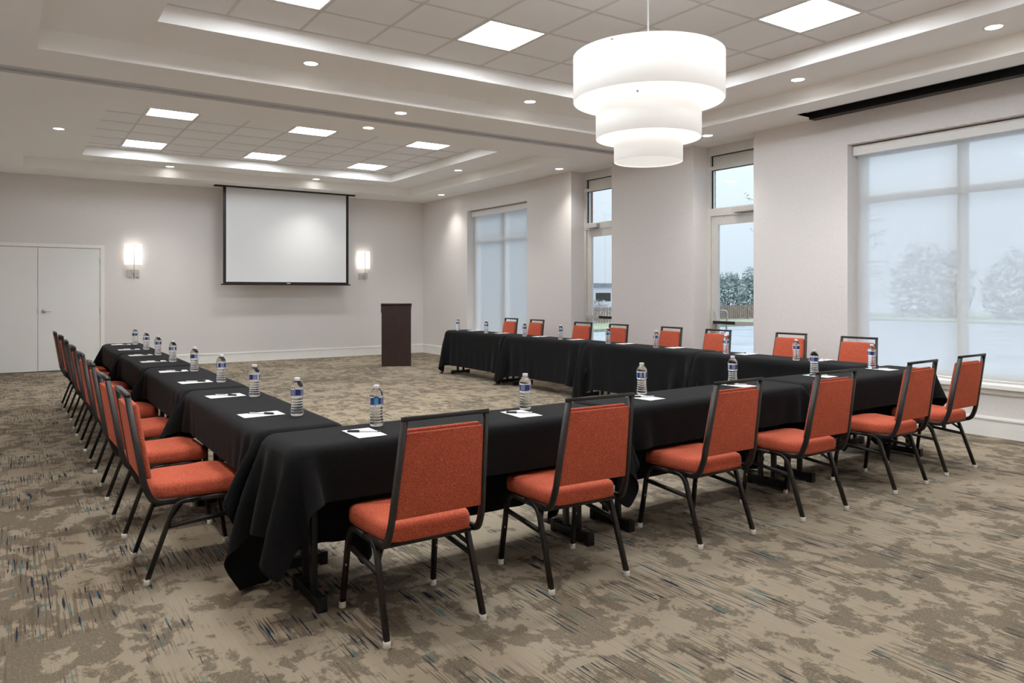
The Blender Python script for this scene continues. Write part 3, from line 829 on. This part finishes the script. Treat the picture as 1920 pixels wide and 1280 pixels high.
LT = 1.83
def cloth_mesh(P, mirror=False):
    P = P.copy()
    if mirror: P[..., 0] *= -1
    nx, ny, _ = P.shape
    F = [(i * ny + j, (i + 1) * ny + j, (i + 1) * ny + j + 1, i * ny + j + 1) for i in range(nx - 1) for j in range(ny - 1)]
    if mirror: F = [f[::-1] for f in F]
    me = bpy.data.meshes.new('tablecloth'); me.from_pydata(P.reshape(-1, 3).tolist(), [], F)
    me.polygons.foreach_set('use_smooth', [True] * len(F)); me.update(); me.materials.append(M['cloth'])
    return me
SIM_MID = drape(LT, free=(False, False), seed=3, end=0.28)
SIM_END = drape(LT, free=(True, False), seed=5)
ME_MID = cloth_mesh(SIM_MID); ME_MID2 = cloth_mesh(SIM_MID, True); ME_END = cloth_mesh(SIM_END); ME_END2 = cloth_mesh(SIM_END, True)

def table_proto():
    t = thing('folding_table', 'x', 'table')
    MB().box(-LT / 2 + 0.04, -0.195, ZT - 0.045, LT / 2 - 0.04, 0.195, ZT - 0.022, bev=0.006).build('table_top', M['black_plastic'], t)
    for sx in (-1, 1):
        x = sx * (LT / 2 - 0.165)
        for y in (-0.055, 0.055): MB().tube([(x, y, 0.05), (x, y, ZT - 0.045)], 0.034, 0.026, n=12, side=(0, 1, 0), sq=0.8, smooth=False).build('leg', M['black_metal'], t)
        ft = MB().box(x - 0.019, -0.165, 0.012, x + 0.019, 0.165, 0.062, bev=0.003).build('foot', M['black_metal'], t)
        for sy in (-1, 1): MB().box(x - 0.022, sy * 0.135, 0.0, x + 0.022, sy * 0.172, 0.066, bev=0.004).build('foot_cap', M['black_plastic'], ft)
    return t
tp = table_proto(); used = []
#  x, y, rotation, length factor, cloth, table label, cloth label
TAB = [
 (1.885, 3.315, 0.0, 1.012, ME_END, 'front row, left end nearest the camera'),
 (3.745, 3.385, math.radians(1.6), 1.012, ME_MID, 'front row, middle one'),
 (5.635, 3.455, 0.0, 1.012, ME_END2, 'front row, right end by the window'),
]
lefts = [4.4425, 6.2175, 7.9925, 9.7675]
for k, y in enumerate(lefts):
    TAB.append((1.180, y, -PI / 2, 0.965, ME_END if k == 3 else (ME_MID2 if k % 2 else ME_MID), 'left row, %s from the camera' % ORD[[0, 1, 2, 7][k]]))
rights = [4.645, 6.505, 8.365, 10.22]
for k, y in enumerate(rights):
    TAB.append((6.345, y, PI / 2, 1.012, ME_END2 if k == 3 else (ME_MID2 if k % 2 else ME_MID), 'window-side row, %s from the camera' % ORD[[0, 1, 2, 7][k]]))
for x, y, rz, sxx, me, where in TAB:
    place(tp, used, (x, y, 0), rz, 'black folding table under a cloth, ' + where, 'folding tables set in a U', (sxx, 1, 1))
    c = bpy.data.objects.new('tablecloth', me); COL.objects.link(c)
    c.location = (x, y, 0); c.rotation_euler = (0, 0, rz); c.scale = (sxx, 1, 1)
    ss = c.modifiers.new('smooth', 'SUBSURF'); ss.levels = 1; ss.render_levels = 1
    tag(c, 'black tablecloth on the table in the ' + where, 'tablecloth', 'black tablecloths')

# ------------------------------------------------------------------ chairs
def arc(pts, n=5, rad=0.05):
    """Round the inner corners of a polyline."""
    P = [Vector(p) for p in pts]; out = [P[0]]
    for i in range(1, len(P) - 1):
        a, b_, c = P[i - 1], P[i], P[i + 1]
        d1, d2 = (a - b_), (c - b_); r = min(rad, d1.length * 0.45, d2.length * 0.45)
        p1, p2 = b_ + d1.normalized() * r, b_ + d2.normalized() * r
        for k in range(n + 1):
            t = k / n; out.append((1 - t) ** 2 * p1 + 2 * t * (1 - t) * b_ + t * t * p2)
    out.append(P[-1]); return out

def seat_mesh():
    """Cushion: rounded front corners, crowned top, soft edge."""
    nx, ny = 12, 12
    def outline(t):
        a = 2 * PI * t; c, s_ = math.cos(a), math.sin(a)
        e = 0.30
        u = math.copysign(abs(c) ** e, c); v = math.copysign(abs(s_) ** e, s_)
        half = 0.203 + 0.018 * (v + 1) / 2
        return u * half, 0.024 + v * 0.212
    n = 40; rings = [(0.93, 0.386), (1.0, 0.392), (1.012, 0.415), (1.006, 0.440), (0.975, 0.456), (0.90, 0.4645), (0.6, 0.470), (0.25, 0.472)]
    v = []; f = []
    for s_, z in rings:
        for k in range(n):
            x, y = outline(k / n); v.append((x * s_, 0.024 + (y - 0.024) * s_, z + (0.004 if z > 0.45 and y > 0.1 else 0) - (0.010 * max(0, (y - 0.15)) / 0.1 if z > 0.45 else 0)))
    for r in range(len(rings) - 1):
        for k in range(n):
            j = (k + 1) % n; f.append((r * n + k, r * n + j, (r + 1) * n + j, (r + 1) * n + k))
    v.append((0, 0.024, 0.472)); c = len(v) - 1; o = (len(rings) - 1) * n
    for k in range(n): f.append((o + k, o + (k + 1) % n, c))
    f.append(tuple(range(n))[::-1])
    return MB().add(v, f, True)

def post_y(z):
    """Rear line of the backrest posts."""
    return -0.232 - (z - 0.47) * (0.072 / 0.445)

def chair_proto():
    t = thing('banquet_chair', 'x', 'chair')
    cm = M['chair_metal']
    seat_mesh().build('seat', M['fabric'], t)
    fr = MB().tube([(-0.195, -0.16, 0.378), (0.195, -0.16, 0.378)], 0.022, n=8).tube([(-0.20, 0.16, 0.378), (0.20, 0.16, 0.378)], 0.022, n=8)
    fr.box(-0.19, -0.165, 0.374, 0.19, 0.20, 0.386).build('seat_pan', cm, t)
    for sx in (-1, 1):
        front = arc([(sx * 0.226, 0.238, 0.018), (sx * 0.213, 0.185, 0.376), (sx * 0.212, 0.02, 0.376)], 6, 0.07)
        rear = arc([(sx * 0.222, -0.222, 0.018), (sx * 0.213, -0.095, 0.376), (sx * 0.212, 0.021, 0.376)], 6, 0.07)
        for pts in (front, rear):
            lg = MB().tube(pts, 0.023, 0.022, n=12, side=(1, 0, 0), sq=0.75).build('leg', cm, t)
            p = pts[0]
            MB().lathe([(0.015, 0.0), (0.017, 0.006), (0.015, 0.014), (0.016, 0.028)], p.x, p.y, n=12).build('glide', M['clear_glide'], lg)
        MB().tube([(sx * 0.2165, 0.199, 0.288), (sx * 0.2155, -0.128, 0.262)], 0.018, 0.022, n=10, side=(1, 0, 0), sq=0.7).build('stretcher', cm, t)
        MB().tube([(sx * 0.215, -0.118, 0.298), (sx * 0.14, -0.03, 0.376)], 0.018, n=8).build('brace', cm, t)
        MB().lathe([(0.0, 0.0), (0.008, 0.0), (0.008, 0.005), (0.0, 0.005)], n=10).build('bolt', M['steel'], t, (sx * 0.2215, 0.206, 0.20)).rotation_euler = (0, sx * PI / 2, 0)
    w0, w1 = 0.212, 0.183
    def post(sx):
        return [(sx * w0, -0.02, 0.378), (sx * w0, -0.195, 0.385), (sx * 0.209, post_y(0.47), 0.47), (sx * w1, post_y(0.905), 0.905)]
    L_ = arc(post(-1), 6, 0.075); R_ = arc(post(1), 6, 0.075)
    bf = MB()
    bf.tube(L_, 0.018, 0.029, n=12, side=(1, 0, 0), sq=0.85); bf.tube(R_, 0.018, 0.029, n=12, side=(1, 0, 0), sq=0.85)
    bf.tube([(-w1 - 0.010, post_y(0.905), 0.905), (w1 + 0.010, post_y(0.905), 0.905)], 0.029, 0.018, n=12, side=(0, 1, -0.16), sq=0.9)
    bf.build('back_frame', cm, t)
    def pad(z0, z1, ya, yb, inset, bev, name):
        P = []
        for z in (z0, z1):
            hw = w0 + (w1 - w0) * (z - 0.42) / 0.485 - inset
            for dy in (ya, yb):
                for sx in (-1, 1): P.append((sx * hw, post_y(z) + dy, z))
        bmv = MB().rbox(P, bev, 3)
        return bmv.build(name, M['fabric'], t)
    pad(0.500, 0.848, -0.010, 0.014, 0.010, 0.006, 'rear_pad')
    pad(0.495, 0.860, 0.010, 0.042, 0.012, 0.014, 'backrest')
    return t
cp = chair_proto(); used = []
for k, (x, y, a) in enumerate([(1.445, 2.915, 0), (2.300, 2.950, -3), (3.325, 3.000, 0.5), (4.220, 2.980, -1), (5.280, 3.010, 2), (6.100, 3.055, 0)]):
    place(cp, used, (x, y, 0), math.radians(a), 'orange-red padded banquet chair in the front row, %s' % ['largest and nearest the camera', 'second from the left', 'third from the left', 'third from the right', 'second from the right', 'rightmost, by the near window'][k], 'chairs along the front tables')
for k, y in enumerate([4.13, 4.95, 5.85, 6.77, 7.68, 8.52, 9.56, 10.40]):
    place(cp, used, (0.760 + [0, -.01, 0, 0, 0, -.005, 0, -.02][k], y, 0), -PI / 2 + math.radians([0, 1.5, -1, 0.5, 0, -1, 1, 0][k]), 'orange-red padded banquet chair in the left row, %s from the camera' % ORD[k], 'chairs along the left tables')
for k, (x, y, a) in enumerate([(7.17, 4.46, -10), (7.22, 5.33, -8), (7.13, 6.34, -4), (7.14, 7.17, 2), (7.11, 8.18, -3), (7.13, 9.01, -7), (7.16, 10.30, 0), (7.15, 11.07, -2)]):
    place(cp, used, (x, y, 0), PI / 2 - math.radians(a * 0.6), 'orange-red padded banquet chair on the window side, %s from the camera' % ORD[k], 'chairs along the window-side tables')

# ------------------------------------------------------------------ bottles, note paper, pens
def bottle_proto():
    t = thing('water_bottle', 'x', 'bottle')
    prof = [(0.0, 0.004), (0.018, 0.0), (0.028, 0.001), (0.0325, 0.006)]
    z = 0.012
    for k in range(6):                        # ribbed lower body
        r = [0.0335, 0.0325, 0.0310, 0.0298, 0.0292, 0.0295][k]
        prof += [(r, z), (r + 0.0004, z + 0.005), (r, z + 0.009), (r - 0.0034, z + 0.0112)]; z += 0.0135
    prof += [(0.0305, 0.097), (0.0330, 0.104), (0.0338, 0.108), (0.0325, 0.1095), (0.0325, 0.1405), (0.0338, 0.142), (0.0335, 0.150), (0.0300, 0.162), (0.0230, 0.174), (0.0160, 0.182), (0.0130, 0.185), (0.0130, 0.190), (0.0, 0.190)]
    MB().lathe(prof, n=28).build('body', M['water'], t)
    MB().lathe([(0.0332, 0.1098), (0.0332, 0.1402)], n=32, cap=False).build('label', M['label'], t)
    MB().lathe([(0.0142, 0.184), (0.0148, 0.186), (0.0148, 0.199), (0.0140, 0.2005), (0.0, 0.2005)], n=20).build('cap', M['cap_white'], t)
    return t
ZI = 0.7405
bp_ = bottle_proto(); used = []
rnd = random.Random(4)
LB = [(1.26, 3.91), (1.265, 4.76), (1.265, 5.65), (1.255, 6.54), (1.255, 7.53), (1.26, 8.40), (1.27, 9.27), (1.275, 10.22)]
FB = [(1.485, 3.39), (2.38, 3.40), (3.355, 3.49), (4.245, 3.50), (5.25, 3.53), (6.165, 3.59)]
RB = [(6.20, 4.36), (6.26, 5.25), (6.255, 6.27), (6.235, 7.09), (6.215, 8.04), (6.22, 8.90), (6.19, 9.91), (6.235, 10.88)]
FW = ['leftmost', 'second from the left', 'third from the left', 'third from the right', 'second from the right', 'rightmost']
LP = [(1.11, 4.045), (1.12, 4.885), (1.11, 5.755), (1.11, 6.625), (1.108, 7.65), (1.108, 8.48), (1.105, 9.365), (1.13, 10.29)]
FP = [(1.362, 3.250), (2.273, 3.286), (3.25, 3.355), (4.22, 3.43), (5.215, 3.455), (6.10, 3.465)]
RP = [(6.42, 4.25), (6.39, 5.09), (6.42, 6.12), (6.39, 6.94), (6.37, 7.90), (6.37, 8.72), (6.38, 9.74), (6.41, 10.63)]
SEATS = []
for k in range(8): SEATS.append((LB[k], LP[k], -PI / 2, 'left table row, %s from the camera' % ORD[k], 'left'))
for k in range(6): SEATS.append((FB[k], FP[k], 0.0, 'front table row, %s' % FW[k], 'front'))
for k in range(8): SEATS.append((RB[k], RP[k], PI / 2, 'window-side table row, %s from the camera' % ORD[k], 'window-side'))
ROT = {0: 3.9, 1: 2.0, 2: 3.5, 3: 5.2, 4: 0.9}
for i, (b_, p_, rz, where, row) in enumerate(SEATS):
    place(bp_, used, (b_[0], b_[1], ZI), rnd.uniform(0, 6.28), 'clear water bottle with blue label on the ' + where, 'water bottles on the %s tables' % row)
def paper_proto():
    me = MB().box(-0.068, -0.107, 0, 0.068, 0.107, 0.0022).mesh('note_paper', M['paper'])
    o = bpy.data.objects.new('note_paper', me); COL.objects.link(o); return tag(o, 'x', 'paper')
pp = paper_proto(); used = []
for i, (b_, p_, rz, where, row) in enumerate(SEATS):
    a = rz + math.radians(rnd.uniform(-4, 4))
    place(pp, used, (p_[0], p_[1], ZI), a, 'white note paper under a pen on the ' + where, 'note papers on the %s tables' % row)
def pen_proto():
    t = thing('pen', 'x', 'pen')
    MB().tube([(-0.02, 0, 0.0045), (0.068, 0, 0.0045)], 0.0075, n=10).build('barrel', M['pen_barrel'], t)
    MB().tube([(-0.074, 0, 0.005), (-0.072, 0, 0.005), (-0.018, 0, 0.005)], 0.0098, n=10, taper=[0.7, 1, 1]).tube([(-0.070, 0.0, 0.0105), (-0.020, 0.0, 0.0108)], 0.004, 0.002, n=6).build('cap', M['pen_black'], t)
    MB().tube([(0.066, 0, 0.0045), (0.074, 0, 0.0045)], 0.0078, n=10).build('end_plug', M['pen_black'], t)
    return t
np_ = pen_proto(); used = []
for i, (b_, p_, rz, where, row) in enumerate(SEATS):
    a = rz + math.radians({'left': 232, 'front': -32, 'window-side': 150}[row] + rnd.uniform(-8, 8))
    place(np_, used, (p_[0], p_[1] + (0.01 if row == 'front' else 0), ZI + 0.0023), a, 'black-capped pen lying on note paper, ' + where, 'pens on the %s tables' % row)

# ------------------------------------------------------------------ outdoors, seen through the doors and blinds
GZ = -0.15
struct(MB().quad((8.12, -40, GZ), (140, -40, GZ), (140, 140, GZ), (8.12, 140, GZ)), 'ground', M['asphalt'], 'wet grey parking lot outside')
struct(MB().box(8.34, -4, GZ, 10.2, 20, -0.03), 'walkway', M['concrete'], 'pale concrete walk along the building')
struct(MB().box(9, 21.6, GZ, 60, 29, GZ + 0.10).box(38, -20, GZ, 60, 21.6, GZ + 0.1), 'verge', M['grass'], 'grass verge behind the kerb')
fc = thing('picket_fence', 'weathered wooden picket fence across the parking lot', 'fence', (30, 25.4, GZ + 0.1))
pk_ = MB()
for k in range(160): pk_.box(-14 + k * 0.16, -0.012, 0.02, -14 + k * 0.16 + 0.10, 0.012, 0.72)
tag(pk_.build('pickets', M['fence'], fc), kind='stuff')
for z in (0.16, 0.58): MB().box(-14, 0.013, z, 11.5, 0.05, z + 0.07).build('rail', M['fence'], fc)
for k in range(7): MB().box(-14 + k * 4, 0.05, 0, -13.91 + k * 4, 0.14, 0.80).build('post', M['fence'], fc)

def bush(name, x, y, h, w_, m, label, group, seed, n=700, leaf=0.16, cat='shrub', z0=GZ, base=0.0):
    r = random.Random(seed); o = thing(name, label, cat, (x, y, z0), 0, group)
    tr = MB()
    for k in range(4):
        a = r.uniform(0, 6.28); tr.tube([(0, 0, -0.1), (math.cos(a) * w_ * 0.15, math.sin(a) * w_ * 0.15, h * 0.35), (math.cos(a) * w_ * 0.3, math.sin(a) * w_ * 0.3, h * 0.75)], 0.09, n=6, taper=[1, .6, .3])
    tr.build('stem', M['bark'], o)
    f = MB()
    for k in range(n):
        a = r.uniform(0, 6.28); u = r.random() ** 0.4; zz = r.uniform(base, 1)
        rad = w_ * u * (0.55 + 0.45 * math.sin(PI * min(1, zz * 0.9 + 0.1))) * 0.6
        c = Vector((math.cos(a) * rad, math.sin(a) * rad, h * (zz * (0.85 + 0.3 * r.random())) ))
        c.z = max(0.03, c.z)
        d1 = Vector((r.gauss(0, 1), r.gauss(0, 1), r.gauss(0, 1))).normalized(); d2 = d1.orthogonal().normalized(); s_ = leaf * r.uniform(0.5, 1.3)
        f.quad(c - d1 * s_, c - d2 * s_ * 0.45, c + d1 * s_, c + d2 * s_ * 0.45)
    f.build('foliage', m, o)
    return o
rb = random.Random(9)
for k, (x, n_) in enumerate(((30.6, 'leftmost'), (33.0, 'middle'), (35.4, 'rightmost'))):
    bush('evergreen_shrub', x, 27.6, [2.1, 2.3, 2.6][k], 1.75, M['leaf'], 'dense green shrub behind the fence, %s seen through the nearer door' % n_, 'evergreen shrubs behind the fence', 20 + k, 2200, 0.12)
for k, (x, n_) in enumerate(((22.0, 'leftmost'), (23.9, 'middle'), (25.8, 'rightmost'))):
    bush('bare_shrub', x, 28.0, [1.2, 1.0, 1.5][k], 1.35, M['leaf_dry'], 'grey bare shrub behind the fence, %s seen through the farther door' % n_, 'bare shrubs behind the fence', 60 + k, 700, 0.10)
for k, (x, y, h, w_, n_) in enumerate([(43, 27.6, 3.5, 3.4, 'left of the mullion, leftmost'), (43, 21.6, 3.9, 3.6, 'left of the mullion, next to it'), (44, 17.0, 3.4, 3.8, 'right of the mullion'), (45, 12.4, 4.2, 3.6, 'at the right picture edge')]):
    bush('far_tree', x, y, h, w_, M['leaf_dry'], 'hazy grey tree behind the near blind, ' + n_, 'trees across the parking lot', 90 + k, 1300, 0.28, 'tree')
def sapling(x, y, h, spread, label, seed, lean):
    r = random.Random(seed); o = thing('young_tree', label, 'tree', (x, y, GZ))
    t = MB().tube([(0, 0, -0.1), (0.02, 0, h * 0.5), (0, 0, h)], 0.06, n=8, taper=[1, 0.7, 0.25])
    f = MB()
    for k in range(16):
        z = h * r.uniform(0.42, 0.95); a = lean + r.uniform(-0.9, 0.9); L_ = spread * r.uniform(0.5, 1.0)
        e = Vector((math.cos(a) * L_, math.sin(a) * L_, z + L_ * r.uniform(0.1, 0.5)))
        t.tube([(0, 0, z), e * 0.5 + Vector((0, 0, z * 0.5 + 0.03)), e], 0.014, n=5, taper=[1, .7, .4])
        for j in range(11):
            c = Vector((0, 0, z)).lerp(e, r.uniform(0.35, 1.05)) + Vector((r.gauss(0, .05), r.gauss(0, .05), r.gauss(0, .05)))
            d1 = Vector((r.gauss(0, 1), r.gauss(0, 1), r.gauss(0, 1))).normalized(); d2 = d1.orthogonal(); q = r.uniform(0.02, 0.04)
            f.quad(c - d1 * q, c - d2 * q * 0.5, c + d1 * q, c + d2 * q * 0.5)
    t.build('trunk', M['bark'], o); f.build('leaves', M['leaf'], o)
sapling(13.0, 7.93, 3.5, 0.62, 'young tree with sparse leaves outside the near window', 120, -1.0)
sapling(13.5, 10.10, 3.9, 0.55, 'young tree with sparse leaves outside the nearer glass door', 121, 1.6)
hb = thing('far_building', 'low white building beyond the fence, seen through the farther door', 'building', (44, 50, GZ))
MB().box(-8, -3, 0, 8, 3, 1.9).build('wall', M['bldg'], hb)
MB().box(-8.2, -3.2, 1.9, 8.2, 3.2, 2.2).build('roof', M['bldg_roof'], hb)
for k in range(5): MB().box(-7 + k * 3, -3.03, 0.7, -5.4 + k * 3, -3.0, 1.4).build('window', M['dark'], hb)
M['marker'] = mat('orange_marker', (214, 140, 84), 0.5, var=0.05)
br = thing('pipe_barrier', 'thin grey pipe frame with orange markers beyond the fence', 'barrier', (36.5, 30.5, GZ))
for x in (-1.6, 0.9): MB().tube([(x, 0, 0), (x, 0, 2.62)], 0.12, n=10).build('post', M['pole'], br)
MB().tube([(-4.5, 0, 2.28), (4.5, 0, 2.22)], 0.07, n=8).build('beam', M['pole'], br)
for x in (-2.1, 1.9): MB().tube([(x, -0.05, 2.16), (x, -0.05, 2.42)], 0.14, n=8).build('marker', M['marker'], br)
